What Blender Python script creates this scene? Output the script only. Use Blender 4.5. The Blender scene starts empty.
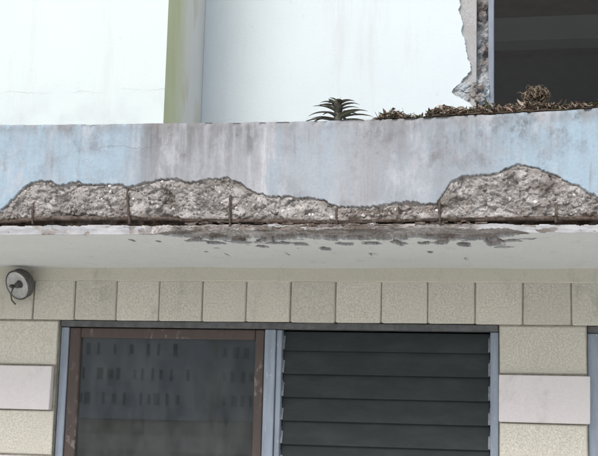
import bpy, bmesh, math, random
import numpy as np
from mathutils import Vector, Matrix

rnd = random.Random(7)
SC = bpy.context.scene
COL = SC.collection

# ------------------------------------------------------------------ camera
cd = bpy.data.cameras.new('camera')
cam = bpy.data.objects.new('camera', cd)
COL.objects.link(cam)
cd.sensor_width = 36.0
cd.lens = 36.0 * 1180.0 / 598.0
cd.clip_start = 0.05
cd.clip_end = 3000.0
up = Vector((196, 7728, -1180)).normalized()
lf = Vector((-5999, -27, -1180))
lf = (lf - up * up.dot(lf)).normalized()
ax = -lf
ay = up.cross(ax)
cam.matrix_world = Matrix.Translation((0, -5.0, 1.75)) @ Matrix((ax, ay, up)).to_4x4()
SC.camera = cam

# ------------------------------------------------------------------ sky, sun, exposure
SUN_EL, SUN_AZ = math.radians(44), math.radians(-18)      # azimuth measured from -Y towards -X
sdir = Vector((math.sin(SUN_AZ) * math.cos(SUN_EL), -math.cos(SUN_AZ) * math.cos(SUN_EL), math.sin(SUN_EL)))
W = bpy.data.worlds.new('World')
SC.world = W
W.use_nodes = True
nt = W.node_tree
sky = nt.nodes.new('ShaderNodeTexSky')
sky.sky_type = 'NISHITA'
sky.sun_disc = False
sky.sun_elevation = SUN_EL
sky.sun_rotation = math.atan2(sdir.x, sdir.y)
sky.dust_density = 4.0
sky.air_density = 1.0
sky.ozone_density = 1.5
bg = nt.nodes['Background']
bg.inputs['Strength'].default_value = 0.15
hs = nt.nodes.new('ShaderNodeHueSaturation')
hs.inputs['Saturation'].default_value = 0.62          # thin overcast, paler than a clear sky
nt.links.new(sky.outputs[0], hs.inputs['Color'])
nt.links.new(hs.outputs[0], bg.inputs[0])
sl = bpy.data.lights.new('sun', 'SUN')
sl.energy = 1.2
sl.angle = math.radians(30)
sl.color = (1.0, 0.97, 0.92)
so = bpy.data.objects.new('sun', sl)
COL.objects.link(so)
so.rotation_euler = (-sdir).to_track_quat('-Z', 'Y').to_euler()
so.location = (0, 0, 30)
SC.view_settings.view_transform = 'Standard'
SC.view_settings.look = 'None'
SC.view_settings.gamma = 1.0
SC.view_settings.exposure = 0.52
SC.view_settings.use_curve_mapping = False
SC.render.engine = 'CYCLES'
SC.cycles.use_denoising = True
SC.cycles.max_bounces = 8
SC.cycles.transparent_max_bounces = 12


# ------------------------------------------------------------------ material helpers
class N:
    def __init__(self, name):
        self.m = bpy.data.materials.new(name)
        self.m.use_nodes = True
        self.t = self.m.node_tree
        self.b = self.t.nodes['Principled BSDF']
        self.out = self.t.nodes['Material Output']
        self.tc = self.t.nodes.new('ShaderNodeTexCoord')
        self.geo = self.t.nodes.new('ShaderNodeNewGeometry')

    def put(self, sock, v):
        if hasattr(v, 'is_linked') or isinstance(v, bpy.types.NodeSocket):
            self.t.links.new(v, sock)
        elif v is not None:
            if sock.type == 'RGBA' and len(v) == 3:
                v = (*v, 1)
            sock.default_value = v

    def math(self, op, a, b=None, clamp=False):
        n = self.t.nodes.new('ShaderNodeMath')
        n.operation = op
        n.use_clamp = clamp
        self.put(n.inputs[0], a)
        if b is not None:
            self.put(n.inputs[1], b)
        return n.outputs[0]

    def pos(self):
        return self.geo.outputs['Position']

    def xyz(self, v=None):
        n = self.t.nodes.new('ShaderNodeSeparateXYZ')
        self.put(n.inputs[0], v or self.pos())
        return n.outputs

    def map(self, v, sc=(1, 1, 1), loc=(0, 0, 0)):
        n = self.t.nodes.new('ShaderNodeMapping')
        self.put(n.inputs['Vector'], v)
        n.inputs['Scale'].default_value = sc
        n.inputs['Location'].default_value = loc
        return n.outputs[0]

    def noise(self, v, scale, detail=4, rough=.55, dist=0.0):
        n = self.t.nodes.new('ShaderNodeTexNoise')
        self.put(n.inputs['Vector'], v)
        n.inputs['Scale'].default_value = scale
        n.inputs['Detail'].default_value = detail
        n.inputs['Roughness'].default_value = rough
        n.inputs['Distortion'].default_value = dist
        return n.outputs['Fac']

    def vor(self, v, scale, out='Distance', feature='F1'):
        n = self.t.nodes.new('ShaderNodeTexVoronoi')
        n.feature = feature
        self.put(n.inputs['Vector'], v)
        n.inputs['Scale'].default_value = scale
        return n.outputs[out]

    def rng(self, v, a, b, c=0.0, d=1.0, smooth=True):
        n = self.t.nodes.new('ShaderNodeMapRange')
        n.interpolation_type = 'SMOOTHSTEP' if smooth else 'LINEAR'
        self.put(n.inputs['Value'], v)
        n.inputs['From Min'].default_value = a
        n.inputs['From Max'].default_value = b
        n.inputs['To Min'].default_value = c
        n.inputs['To Max'].default_value = d
        return n.outputs[0]

    def ramp(self, v, pts, interp='LINEAR'):
        n = self.t.nodes.new('ShaderNodeValToRGB')
        self.put(n.inputs[0], v)
        n.color_ramp.interpolation = interp
        els = n.color_ramp.elements
        while len(els) < len(pts):
            els.new(0.5)
        for e, (p, c) in zip(els, pts):
            e.position = p
            e.color = (c, c, c, 1) if isinstance(c, (int, float)) else (*c, 1)
        return n.outputs[0]

    def mix(self, f, a, b, mode='MIX'):
        n = self.t.nodes.new('ShaderNodeMix')
        n.data_type = 'RGBA'
        n.blend_type = mode
        self.put(n.inputs[0], f)
        self.put(n.inputs[6], a)
        self.put(n.inputs[7], b)
        return n.outputs[2]

    def attr(self, name, out='Fac'):
        n = self.t.nodes.new('ShaderNodeAttribute')
        n.attribute_name = name
        return n.outputs[out]

    def rand(self):
        return self.t.nodes.new('ShaderNodeObjectInfo').outputs['Random']

    def bump(self, h, strength=.5, dist=.01):
        n = self.t.nodes.new('ShaderNodeBump')
        self.put(n.inputs['Height'], h)
        n.inputs['Strength'].default_value = strength
        n.inputs['Distance'].default_value = dist
        self.t.links.new(n.outputs[0], self.b.inputs['Normal'])

    def fin(self, col, rough=.8, spec=.3, metal=0.0):
        self.put(self.b.inputs['Base Color'], col)
        self.put(self.b.inputs['Roughness'], rough)
        self.b.inputs['Specular IOR Level'].default_value = spec
        self.b.inputs['Metallic'].default_value = metal
        return self.m


# painted, weathered fascia and soffit of the ledge, with bare broken concrete where "spall" is set
def mat_ledge():
    n = N('ledge_paint')
    p = n.pos()
    x, y, z = n.xyz()
    xr = n.rng(x, -2.0, 0.4, 0, 1, False)            # 0..1 over the ledge length

    def X(v):
        return (v + 2.0) / 2.4
    warp = n.noise(n.map(p, (1, 1, .35)), 5, 4)
    xw = n.math('ADD', xr, n.math('MULTIPLY', n.math('SUBTRACT', warp, .5), .17))
    blue = n.ramp(xw, [(0, .85), (X(-1.78), .95), (X(-1.72), .55), (X(-1.62), .95), (X(-1.46), .85), (X(-1.38), .25),
                       (X(-1.33), .02), (X(-.95), .02), (X(-.865), .03), (X(-.85), .55), (X(-.82), .2), (X(-.72), .42), (X(-.62), .1),
                       (X(-.48), .1), (X(-.40), .25), (X(-.3), .32), (X(-.16), .5), (X(-.03), .92), (X(.25), 1.0)])
    st = n.noise(n.map(p, (1, 1, .06)), 28, 5, .6)         # vertical rain streaks
    blot = n.noise(n.map(p, (1, 1, .6)), 11, 6, .65)
    bm = n.math('MULTIPLY', blue, n.rng(n.math('ADD', n.math('MULTIPLY', st, .6), n.math('MULTIPLY', blot, .5)), .36, .58, .42, 1.0), True)
    grey = n.mix(n.noise(n.map(p, (1, 1, .25)), 7, 5), (.222, .231, .250), (.328, .342, .370))
    col = n.mix(bm, grey, (.285, .38, .46))
    # pale runs
    wr = n.ramp(xw, [(0, 0), (X(-.96), 0), (X(-.90), .9), (X(-.868), .75), (X(-.855), 0), (X(-.76), .25), (X(-.55), .3), (X(-.45), .1), (1, .0)])
    col = n.mix(n.math('MULTIPLY', wr, n.rng(st, .35, .65)), col, (.50, .52, .56))
    # grime streaks washed down from the top, own patches
    dk = n.ramp(xw, [(0, .1), (X(-1.42), .2), (X(-1.34), 1.0), (X(-1.26), .8), (X(-1.1), .5), (X(-1.03), .7), (X(-.95), .75), (X(-.92), .12),
                     (X(-.8), .2), (X(-.55), .5), (X(-.45), .45), (X(-.2), .45), (X(-.05), .35), (1, .15)])
    topb = n.rng(z, 2.58, 2.76, .45, 1.0)
    g = n.math('MULTIPLY', n.math('MULTIPLY', dk, topb), n.rng(st, .37, .60), True)
    col = n.mix(n.math('MULTIPLY', g, 1.0), col, (.115, .114, .118))
    mould = n.math('MULTIPLY', n.rng(n.noise(p, 34, 5, .7), .56, .68), n.rng(n.noise(n.map(p, (1, 1, .5)), 6, 2), .48, .64))
    mould = n.math('MULTIPLY', mould, n.rng(z, 2.52, 2.72))
    col = n.mix(n.math('MULTIPLY', mould, .85), col, (.105, .105, .10))
    mx = n.ramp(xr, [(0, .15), (X(-1.4), .2), (X(-.75), .25), (X(-.62), .6), (X(-.3), .8), (X(.1), 1), (1, .8)])
    m2 = n.math('MULTIPLY', n.math('MULTIPLY', n.rng(n.noise(n.map(p, (1, 1, .7), (4, 0, 2)), 16, 7, .75), .50, .64), n.rng(z, 2.60, 2.735)), mx)
    col = n.mix(n.math('MULTIPLY', m2, .75), col, (.105, .11, .115))
    cloud = n.math('MULTIPLY', n.rng(n.noise(n.map(p, (1, 1, .8), (7, 0, 1)), 8, 7, .72), .47, .68), n.rng(n.noise(n.map(p, (1, 1, 3)), 2.2, 2), .38, .58))
    col = n.mix(n.math('MULTIPLY', cloud, .65), col, (.14, .136, .145))
    edge = n.math('MULTIPLY', n.rng(z, 2.715, 2.768), n.rng(n.noise(n.map(p, (1, 1, .3)), 18, 4), .35, .6))
    col = n.mix(n.math('MULTIPLY', edge, .7), col, (.17, .165, .16))
    fine = n.noise(p, 140, 4, .7)
    col = n.mix(.16, col, n.ramp(fine, [(.3, .3), (.7, .7)]), 'OVERLAY')
    fs_ = n.noise(n.map(p, (1, 1, .09)), 42, 6, .7, .3)
    col = n.mix(n.math('MULTIPLY', n.rng(fs_, .48, .72, 0, .55), n.rng(n.noise(p, 5, 4), .38, .62)), col, (.20, .19, .195))
    col = n.mix(n.math('MULTIPLY', n.rng(n.noise(n.map(p, (1, 1, .45), (3, 1, 2)), 9, 6, .7), .50, .68), .55), col, (.41, .43, .47))
    col = n.mix(n.rng(n.noise(n.map(p, (1, 1, .5)), 24, 5, .7), .5, .72, 0, .35), col, (.25, .24, .245))
    # hairline crack, left part of the fascia
    cz = n.math('SUBTRACT', z, n.math('ADD', 2.676, n.math('MULTIPLY', n.math('SUBTRACT', n.noise(n.map(p, (1, 0, 0)), 9, 5, .6), .5), .07)))
    cr = n.math('MULTIPLY', n.rng(n.math('ABSOLUTE', cz), .0006, .0022, 1, 0), n.math('MULTIPLY', n.rng(x, -1.62, -1.5), n.rng(x, -1.22, -1.36)))
    col = n.mix(n.math('MULTIPLY', cr, .42), col, (.14, .13, .13))
    # soffit: dull white paint with dirt
    sof = n.mix(n.noise(p, 3.5, 5), (.56, .58, .58), (.64, .66, .66))
    sof = n.mix(n.rng(n.noise(n.map(p, (1, .5, 1)), 14, 6, .7), .55, .75, 0, .45), sof, (.36, .35, .32))
    sof = n.mix(.25, sof, n.ramp(fine, [(.25, .25), (.75, .8)]), 'OVERLAY')
    issof = n.rng(z, 2.388, 2.396, 1, 0)
    lipc = n.mix(n.rng(n.noise(n.map(p, (.5, 1, 2)), 20, 5, .7), .35, .65), (.27, .275, .29), (.40, .41, .43))
    col = n.mix(issof, col, lipc)
    nz = n.xyz(n.geo.outputs['True Normal'])[2]
    under = n.math('MULTIPLY', n.rng(nz, -.75, -.45, 1, 0), n.rng(z, 2.39, 2.40, 1, 0))
    col = n.mix(under, col, sof)
    # broken concrete
    sid = n.attr('stone')
    stone = n.ramp(sid, [(0, (.135, .126, .12)), (.25, (.24, .23, .224)), (.5, (.355, .346, .345)), (.7, (.285, .26, .243)), (.85, (.52, .513, .52)), (1, (.74, .735, .745))])
    stone = n.mix(n.rng(n.noise(p, 90, 5, .7), .3, .7), stone, (.31, .297, .288))
    dust = n.rng(n.noise(p, 16, 4), .45, .7)
    stone = n.mix(n.math('MULTIPLY', dust, .6), stone, (.56, .545, .55))
    stone = n.mix(n.rng(n.noise(n.map(p, (1, 1, 2)), 9, 4), .46, .66, 0, .85), stone, (.15, .134, .122))
    sp = n.rng(n.attr('spall'), .4, .6)
    col = n.mix(sp, col, stone)
    rust = n.attr('rust')
    rc = n.mix(n.noise(p, 45, 5, .7), (.05, .038, .031), (.16, .112, .084))
    col = n.mix(n.math('MULTIPLY', rust, n.rng(n.noise(p, 28, 4), .25, .6, .35, 1)), col, rc)
    h = n.math('ADD', n.math('MULTIPLY', n.noise(p, 60, 6, .65), .5), n.math('MULTIPLY', n.math('MULTIPLY', sp, n.noise(p, 220, 5, .8)), 1.2))
    n.bump(h, .55, .006)
    return n.fin(col, .95, .06)


def mat_plaster(name, c1, c2, stain=.3):
    n = N(name)
    p = n.pos()
    x, y, z = n.xyz()
    col = n.mix(n.noise(p, 2.2, 5), c1, c2)
    st = n.noise(n.map(p, (1, 1, .12)), 9, 6, .65)
    col = n.mix(n.math('MULTIPLY', n.rng(st, .52, .75), stain), col, (.50, .52, .53))
    bl = n.noise(p, 13, 6, .7)
    col = n.mix(n.math('MULTIPLY', n.rng(bl, .6, .78), stain * 1.3), col, (.46, .50, .53))
    low = n.math('MULTIPLY', n.rng(z, 3.0, 3.28, 1, 0), n.rng(n.noise(p, 7, 5), .42, .65))
    col = n.mix(n.math('MULTIPLY', low, .35), col, (.45, .47, .50))
    # crazed hairline cracks
    wp = n.mix(.06, p, n.t.nodes[-1].outputs[0] if False else p)
    cz = n.math('SUBTRACT', z, n.math('ADD', 3.17, n.math('MULTIPLY', n.math('SUBTRACT', n.noise(n.map(p, (1, 1, 0)), 4, 6, .65), .5), .12)))
    cr = n.rng(n.math('ABSOLUTE', cz), .0008, .003, 1, 0)
    col = n.mix(n.math('MULTIPLY', n.math('MULTIPLY', cr, n.rng(n.noise(p, 5, 4), .42, .6)), .4), col, (.3, .3, .3))
    n.bump(n.noise(p, 70, 6, .7), .35, .004)
    return n.fin(col, .9, .2)


def mat_return():
    n = N('mossy_return_plaster')
    p = n.pos()
    x, y, z = n.xyz()
    col = n.mix(n.noise(n.map(p, (1, 1, .2)), 9, 5), (.62, .615, .57), (.76, .755, .72))
    e = n.math('ADD', n.math('MULTIPLY', n.noise(n.map(p, (1, 1, .25)), 5, 4), .34), y)
    g = n.rng(e, .26, .58, 1, 0)
    col = n.mix(n.math('MULTIPLY', g, .85), col, n.mix(n.noise(n.map(p, (1, 1, .3)), 14, 4), (.46, .49, .24), (.60, .62, .38)))
    ye = n.math('MULTIPLY', n.rng(n.noise(n.map(p, (1, 1, .5)), 6, 3), .52, .68), n.rng(y, .08, .3))
    col = n.mix(n.math('MULTIPLY', ye, .4), col, (.50, .47, .28))
    n.bump(n.noise(p, 80, 6, .7), .3, .004)
    return n.fin(col, .9, .2)


def mat_block(name, c1, c2, speck=.5, bump=.5):
    n = N(name)
    p = n.pos()
    r = n.rand()
    q = n.tc.outputs['Object']
    col = n.mix(n.noise(p, 8, 5), c1, c2)
    col = n.mix(n.rng(r, 0, 1, 0, .42), col, tuple(v * .72 for v in c1))
    sp = n.noise(p, 460, 4, .75)
    sp2 = n.noise(p, 130, 6, .85)
    pits = n.rng(n.math('ADD', n.math('MULTIPLY', sp, .55), n.math('MULTIPLY', sp2, .45)), .36, .54, 1, 0)
    col = n.mix(n.math('MULTIPLY', pits, speck), col, (.14, .135, .115))
    lt = n.rng(n.noise(p, 210, 2), .62, .72)
    col = n.mix(n.math('MULTIPLY', lt, speck * .5), col, (.68, .66, .60))
    dirt = n.rng(n.noise(n.map(p, (1, 1, .5)), 5, 6, .7), .52, .76)
    col = n.mix(n.math('MULTIPLY', dirt, .5), col, (.25, .24, .20))
    h = n.math('ADD', n.math('MULTIPLY', pits, -1.0), n.math('MULTIPLY', n.noise(p, 60, 5, .7), .7))
    n.bump(h, bump, .003)
    return n.fin(col, .92, .15)


def mat_simple(name, c1, c2, scale=20, rough=.7, spec=.3, metal=0, bump=.2, bscale=60, stretch=(1, 1, 1)):
    n = N(name)
    p = n.map(n.pos(), stretch)
    col = n.mix(n.rng(n.noise(p, scale, 6, .65), .3, .7), c1, c2)
    n.bump(n.noise(p, bscale, 5, .7), bump, .004)
    return n.fin(col, rough, spec, metal)


def mat_frame():
    n = N('grey_blue_frame_paint')
    p = n.pos()
    col = n.mix(n.rng(n.noise(n.map(p, (1, 1, .15)), 22, 6, .7), .35, .7), (.30, .355, .43), (.21, .25, .31))
    ch = n.rng(n.noise(n.map(p, (1, 1, .4)), 35, 5, .7), .60, .66)
    col = n.mix(n.math('MULTIPLY', ch, .7), col, (.44, .46, .48))
    n.bump(n.noise(p, 50, 5), .25, .003)
    return n.fin(col, .55, .4)


def mat_wood():
    n = N('peeling_brown_wood_paint')
    p = n.pos()
    col = n.mix(n.noise(n.map(p, (1, 1, .08)), 60, 6, .7), (.055, .041, .037), (.098, .077, .069))
    pe = n.rng(n.noise(n.map(p, (1, 1, .5)), 26, 6, .7), .53, .60)
    pe = n.math('MULTIPLY', pe, n.rng(n.noise(p, 4, 3), .42, .6))
    col = n.mix(n.math('MULTIPLY', pe, .75), col, (.23, .205, .195))
    n.bump(n.math('ADD', pe, n.noise(n.map(p, (1, 1, .1)), 90, 5)), .3, .003)
    return n.fin(col, .6, .35)


def mat_glass(name, tint, tfac, rough, dirt=.06, dirtcol=(.35, .35, .34)):
    """thin pane: fresnel reflection over a tinted see-through body, with a film of dust"""
    n = N(name)
    t = n.t
    p = n.pos()
    gl = t.nodes.new('ShaderNodeBsdfGlossy')
    gl.inputs['Roughness'].default_value = rough
    bn = t.nodes.new('ShaderNodeBump')
    bn.inputs['Strength'].default_value = .10
    bn.inputs['Distance'].default_value = .0002
    t.links.new(n.noise(p, 9, 3, .5), bn.inputs['Height'])
    t.links.new(bn.outputs[0], gl.inputs['Normal'])
    tr = t.nodes.new('ShaderNodeBsdfTransparent')
    tr.inputs[0].default_value = (*tint, 1)
    df = t.nodes.new('ShaderNodeBsdfDiffuse')
    df.inputs[0].default_value = (*dirtcol, 1)
    fr = t.nodes.new('ShaderNodeFresnel')
    fr.inputs[0].default_value = 1.5
    m0 = t.nodes.new('ShaderNodeMixShader')
    d = n.rng(n.noise(n.map(p, (1, 1, .4)), 9, 6, .7), .3, .75, dirt * .5, dirt * 1.6)
    t.links.new(d, m0.inputs[0])
    t.links.new(tr.outputs[0], m0.inputs[1])
    t.links.new(df.outputs[0], m0.inputs[2])
    m1 = t.nodes.new('ShaderNodeMixShader')
    f2 = n.math('MULTIPLY', fr.outputs[0], tfac, True)
    t.links.new(f2, m1.inputs[0])
    t.links.new(m0.outputs[0], m1.inputs[1])
    t.links.new(gl.outputs[0], m1.inputs[2])
    t.links.new(m1.outputs[0], n.out.inputs[0])
    return n.m


def mat_slat():
    n = N('dusty_dark_louvre_glass')
    p = n.pos()
    col = n.mix(n.rng(n.noise(n.map(p, (.5, 1, 1.5)), 12, 6, .7), .35, .75), (.034, .042, .044), (.048, .057, .059))
    return n.fin(col, .45, .06)


def mat_rust():
    n = N('rusted_steel')
    p = n.pos()
    col = n.mix(n.rng(n.noise(p, 70, 6, .75), .3, .7), (.045, .036, .032), (.14, .107, .088))
    col = n.mix(n.rng(n.noise(p, 25, 4), .5, .7, 0, .7), col, (.24, .215, .20))
    n.bump(n.noise(p, 120, 6, .8), .8, .006)
    return n.fin(col, .9, .2)


def mat_leafy(name, c1, c2, rough=.8, trans=0):
    n = N(name)
    p = n.pos()
    col = n.mix(n.rng(n.noise(p, 60, 4, .7), .3, .7), c1, c2)
    return n.fin(col, rough, .2)


M = {}
M['ledge'] = mat_ledge()
M['white_left'] = mat_plaster('white_wall_paint', (.535, .60, .60), (.585, .645, .645), .45)
M['white_right'] = mat_plaster('pale_blue_white_wall_paint', (.515, .58, .61), (.585, .645, .67), .55)
M['return'] = mat_return()
M['render'] = mat_block('bare_grey_render', (.36, .36, .36), (.48, .48, .49), .3, .6)
M['block'] = mat_block('sand_faced_block', (.73, .705, .62), (.80, .775, .69), .42, .6)
M['band'] = mat_block('olive_painted_band', (.59, .575, .49), (.65, .635, .55), .25, .3)
M['white_block'] = mat_block('white_painted_block', (.76, .73, .74), (.82, .80, .80), .10, .35)
M['mortar'] = mat_simple('mortar', (.22, .21, .18), (.34, .33, .285), 30, .95, .1, 0, .5, 120)
M['frame'] = mat_frame()
M['head'] = mat_simple('dark_grey_steel', (.075, .08, .085), (.13, .135, .14), 30, .6, .3)
M['wood'] = mat_wood()
M['pane'] = mat_glass('dusty_brightened_glass', (.80, .84, .84), 2.3, .013, .085, (.42, .44, .45))  # diffuse dust film also lifts the brightness of the dark reflection
M['clear_pane'] = mat_glass('clear_window_glass', (.90, .92, .92), .2, .01, .003)
M['upper_frame'] = mat_simple('weathered_grey_aluminium', (.15, .18, .225), (.22, .25, .30), 30, .55, .3, 0, .2, 60, (1, 1, .2))
M['slat'] = mat_slat()
M['rust'] = mat_rust()
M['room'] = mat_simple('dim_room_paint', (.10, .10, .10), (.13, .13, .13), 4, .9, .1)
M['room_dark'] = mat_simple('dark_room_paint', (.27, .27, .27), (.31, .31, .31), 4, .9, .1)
M['room_beam'] = mat_simple('grey_beam_paint', (.78, .79, .78), (.84, .85, .84), 4, .9, .1)
M['ceiling'] = mat_simple('brown_board_ceiling', (.30, .22, .16), (.38, .28, .21), 8, .8, .1)
M['clip'] = mat_simple('dull_aluminium', (.17, .19, .215), (.30, .33, .36), 60, .45, .5, .3)


# ------------------------------------------------------------------ mesh helpers
def link(name, mesh, mat=None, parent=None):
    o = bpy.data.objects.new(name, mesh)
    COL.objects.link(o)
    if mat is not None:
        for m in (mat if isinstance(mat, (list, tuple)) else [mat]):
            mesh.materials.append(m)
    if parent is not None:
        o.parent = parent
        o.matrix_parent_inverse = Matrix.Identity(4)
    return o


def empty(name, loc=(0, 0, 0)):
    o = bpy.data.objects.new(name, None)
    o.empty_display_size = .1
    COL.objects.link(o)
    o.location = loc
    return o


def tag(o, label=None, cat=None, group=None, kind=None):
    if label:
        o['label'] = label
    if cat:
        o['category'] = cat
    if group:
        o['group'] = group
    if kind:
        o['kind'] = kind
    return o


class MB:
    """collects shapes, builds one mesh"""
    def __init__(self):
        self.v, self.f, self.mi = [], [], []

    def add(self, vs, fs, mi=0):
        k = len(self.v)
        self.v += [tuple(p) for p in vs]
        self.f += [tuple(i + k for i in f) for f in fs]
        self.mi += [mi] * len(fs)
        return self

    def box(self, x0, x1, y0, y1, z0, z1, bev=0.0, mi=0, jit=0.0):
        bm = bmesh.new()
        bmesh.ops.create_cube(bm, size=1)
        for v in bm.verts:
            v.co = Vector(((x0 + x1) / 2 + v.co.x * (x1 - x0), (y0 + y1) / 2 + v.co.y * (y1 - y0), (z0 + z1) / 2 + v.co.z * (z1 - z0)))
        if bev > 0:
            bmesh.ops.bevel(bm, geom=bm.edges[:], offset=bev, segments=1, affect='EDGES')
        bm.verts.index_update()
        vs = [Vector(v.co) for v in bm.verts]
        if jit:
            vs = [v + Vector((rnd.uniform(-jit, jit), rnd.uniform(-jit, jit), rnd.uniform(-jit, jit))) for v in vs]
        self.add(vs, [[v.index for v in f.verts] for f in bm.faces], mi)
        bm.free()
        return self

    def tube(self, pts, rad, n=8, mi=0, cap=True):
        pts = [Vector(p) for p in pts]
        rads = rad if isinstance(rad, (list, tuple)) else [rad] * len(pts)
        k = len(self.v)
        ref = None
        for i, p in enumerate(pts):
            d = (pts[min(i + 1, len(pts) - 1)] - pts[max(i - 1, 0)]).normalized()
            if ref is None:
                ref = Vector((0, 0, 1)) if abs(d.z) < .9 else Vector((1, 0, 0))
            a = (ref - d * ref.dot(d)).normalized()
            b = d.cross(a)
            ref = a
            for j in range(n):
                t = 2 * math.pi * j / n
                self.v.append(tuple(p + (a * math.cos(t) + b * math.sin(t)) * rads[i]))
        for i in range(len(pts) - 1):
            for j in range(n):
                j2 = (j + 1) % n
                self.f.append((k + i * n + j, k + i * n + j2, k + (i + 1) * n + j2, k + (i + 1) * n + j))
                self.mi.append(mi)
        if cap:
            self.f.append(tuple(k + j for j in reversed(range(n))))
            self.f.append(tuple(k + (len(pts) - 1) * n + j for j in range(n)))
            self.mi += [mi, mi]
        return self

    def mesh(self, name, smooth=False):
        me = bpy.data.meshes.new(name)
        me.from_pydata(self.v, [], self.f)
        me.polygons.foreach_set('material_index', self.mi)
        if smooth:
            me.polygons.foreach_set('use_smooth', [True] * len(self.f))
        me.update()
        return me

    def build(self, name, mat, parent=None, smooth=False):
        me = self.mesh(name, smooth)
        for m in (mat if isinstance(mat, (list, tuple)) else [mat]):
            me.materials.append(m)
        bm = bmesh.new()
        bm.from_mesh(me)
        bmesh.ops.recalc_face_normals(bm, faces=bm.faces[:])
        bm.to_mesh(me)
        bm.free()
        return link(name, me, None, parent)


# numpy noise
def _h(ix, iy, s):
    n = (ix.astype(np.int64) * 374761393 + iy.astype(np.int64) * 668265263 + s * 1442695041) & 0x7fffffff
    n = ((n ^ (n >> 13)) * 1274126177) & 0x7fffffff
    n = ((n ^ (n >> 15)) * 1911520717) & 0x7fffffff
    return ((n ^ (n >> 16)) & 0xffffff) / float(0xffffff)


def vn(x, y, s=0):
    ix, iy = np.floor(x), np.floor(y)
    fx, fy = x - ix, y - iy
    fx, fy = fx * fx * (3 - 2 * fx), fy * fy * (3 - 2 * fy)
    a, b = _h(ix, iy, s), _h(ix + 1, iy, s)
    c, d = _h(ix, iy + 1, s), _h(ix + 1, iy + 1, s)
    return (a * (1 - fx) + b * fx) * (1 - fy) + (c * (1 - fx) + d * fx) * fy


def fbm(x, y, oct=4, s=0, g=.5):
    r, a, t = 0, 1.0, 0
    for i in range(oct):
        r = r + a * vn(x * 2 ** i + 17.3 * i, y * 2 ** i + 9.1 * i, s + i)
        t += a
        a *= g
    return r / t


def worley(x, y, s=0, full=False):
    ix, iy = np.floor(x), np.floor(y)
    best = np.full(np.shape(x), 9.0)
    bid = np.zeros(np.shape(x))
    ox, oy = bid, bid
    for dx in (-1, 0, 1):
        for dy in (-1, 0, 1):
            cx, cy = ix + dx, iy + dy
            px, py = cx + _h(cx, cy, s), cy + _h(cx, cy, s + 51)
            d = np.hypot(px - x, py - y)
            k = d < best
            best = np.where(k, d, best)
            bid = np.where(k, _h(cx, cy, s + 97), bid)
            ox, oy = np.where(k, x - px, ox), np.where(k, y - py, oy)
    return (best, bid, ox, oy) if full else (best, bid)


def ss(a, b, v):
    t = np.clip((v - a) / (b - a), 0, 1)
    return t * t * (3 - 2 * t)


# ------------------------------------------------------------------ ground
n = N('grass_ground')
p = n.pos()
gcol = n.mix(n.noise(p, .3, 6), (.028, .034, .02), (.048, .055, .032))
gm = n.fin(gcol, .95, .1)
g = MB().add([(-900, -900, 0), (900, -900, 0), (900, 900, 0), (-900, 900, 0)], [(0, 1, 2, 3)]).build('ground', gm)
tag(g, kind='structure')
pm = mat_simple('pale_bounce_concrete', (.52, .515, .49), (.60, .595, .57), 3, .9, .15, 0, .3, 40)
pv = MB().box(-26, 24, -29, 0.15, -.05, .06, .01).build('bounce_paving', pm)  # unseen paving, made pale and wide to bounce light under the ledge
tag(pv, kind='structure')
am = mat_simple('asphalt', (.045, .045, .046), (.06, .06, .06), 12, .9, .2, 0, .3, 60)
rd = MB().add([(-300, -60, .006), (300, -60, .006), (300, -38, .006), (-300, -38, .006)], [(0, 1, 2, 3)]).build('road', am)
tag(rd, kind='structure')

# ------------------------------------------------------------------ the weathered building
B = empty('weathered_building', (0, 0, 0))
tag(B, 'weathered white and pale blue building with crumbling concrete ledge above block wall and windows', 'building')

# --- concrete ledge: one sheet following the profile trough floor > parapet back > top > fascia > soffit
YF, ZB = -0.996, 2.352
SPX = [(-3.6, 2.43), (-2.6, 2.43), (-1.95, 2.43), (-1.905, 2.457), (-1.872, 2.49), (-1.843, 2.527), (-1.812, 2.546), (-1.774, 2.557), (-1.726, 2.549), (-1.694, 2.537),
       (-1.671, 2.54), (-1.649, 2.551), (-1.598, 2.543), (-1.54, 2.539), (-1.483, 2.542), (-1.433, 2.53), (-1.387, 2.537), (-1.35, 2.548),
       (-1.256, 2.557), (-1.2, 2.542), (-1.163, 2.549), (-1.108, 2.555), (-1.06, 2.558), (-1.015, 2.536), (-0.959, 2.503), (-0.926, 2.492),
       (-0.85, 2.487), (-0.76, 2.483), (-0.707, 2.472), (-0.66, 2.45), (-0.583, 2.446), (-0.496, 2.456), (-0.426, 2.459), (-0.392, 2.465),
       (-0.358, 2.458), (-0.318, 2.461), (-0.296, 2.496), (-0.272, 2.527), (-0.232, 2.555), (-0.177, 2.557), (-0.12, 2.56), (-0.076, 2.577),
       (-0.043, 2.59), (-0.003, 2.586), (0.047, 2.565), (0.097, 2.543), (0.146, 2.519), (0.194, 2.491), (0.22, 2.473), (.30, 2.45), (.6, 2.43), (2.8, 2.43)]
TOPX = [(-3.6, 2.77), (-1.926, 2.769), (-1.552, 2.763), (-1.171, 2.760), (-0.803, 2.757), (-0.451, 2.760), (-0.103, 2.768), (0.098, 2.774), (0.221, 2.782), (.5, 2.785), (2.8, 2.785)]
BARX = [(-3.6, 2.405), (-1.909, 2.404), (-1.733, 2.412), (-1.425, 2.412), (-1.162, 2.406), (-0.869, 2.400), (-0.655, 2.397), (-0.445, 2.400), (-0.273, 2.404), (0.194, 2.402), (2.8, 2.404)]


def itp(tab, x):
    return np.interp(x, [a for a, b in tab], [b for a, b in tab])


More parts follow.
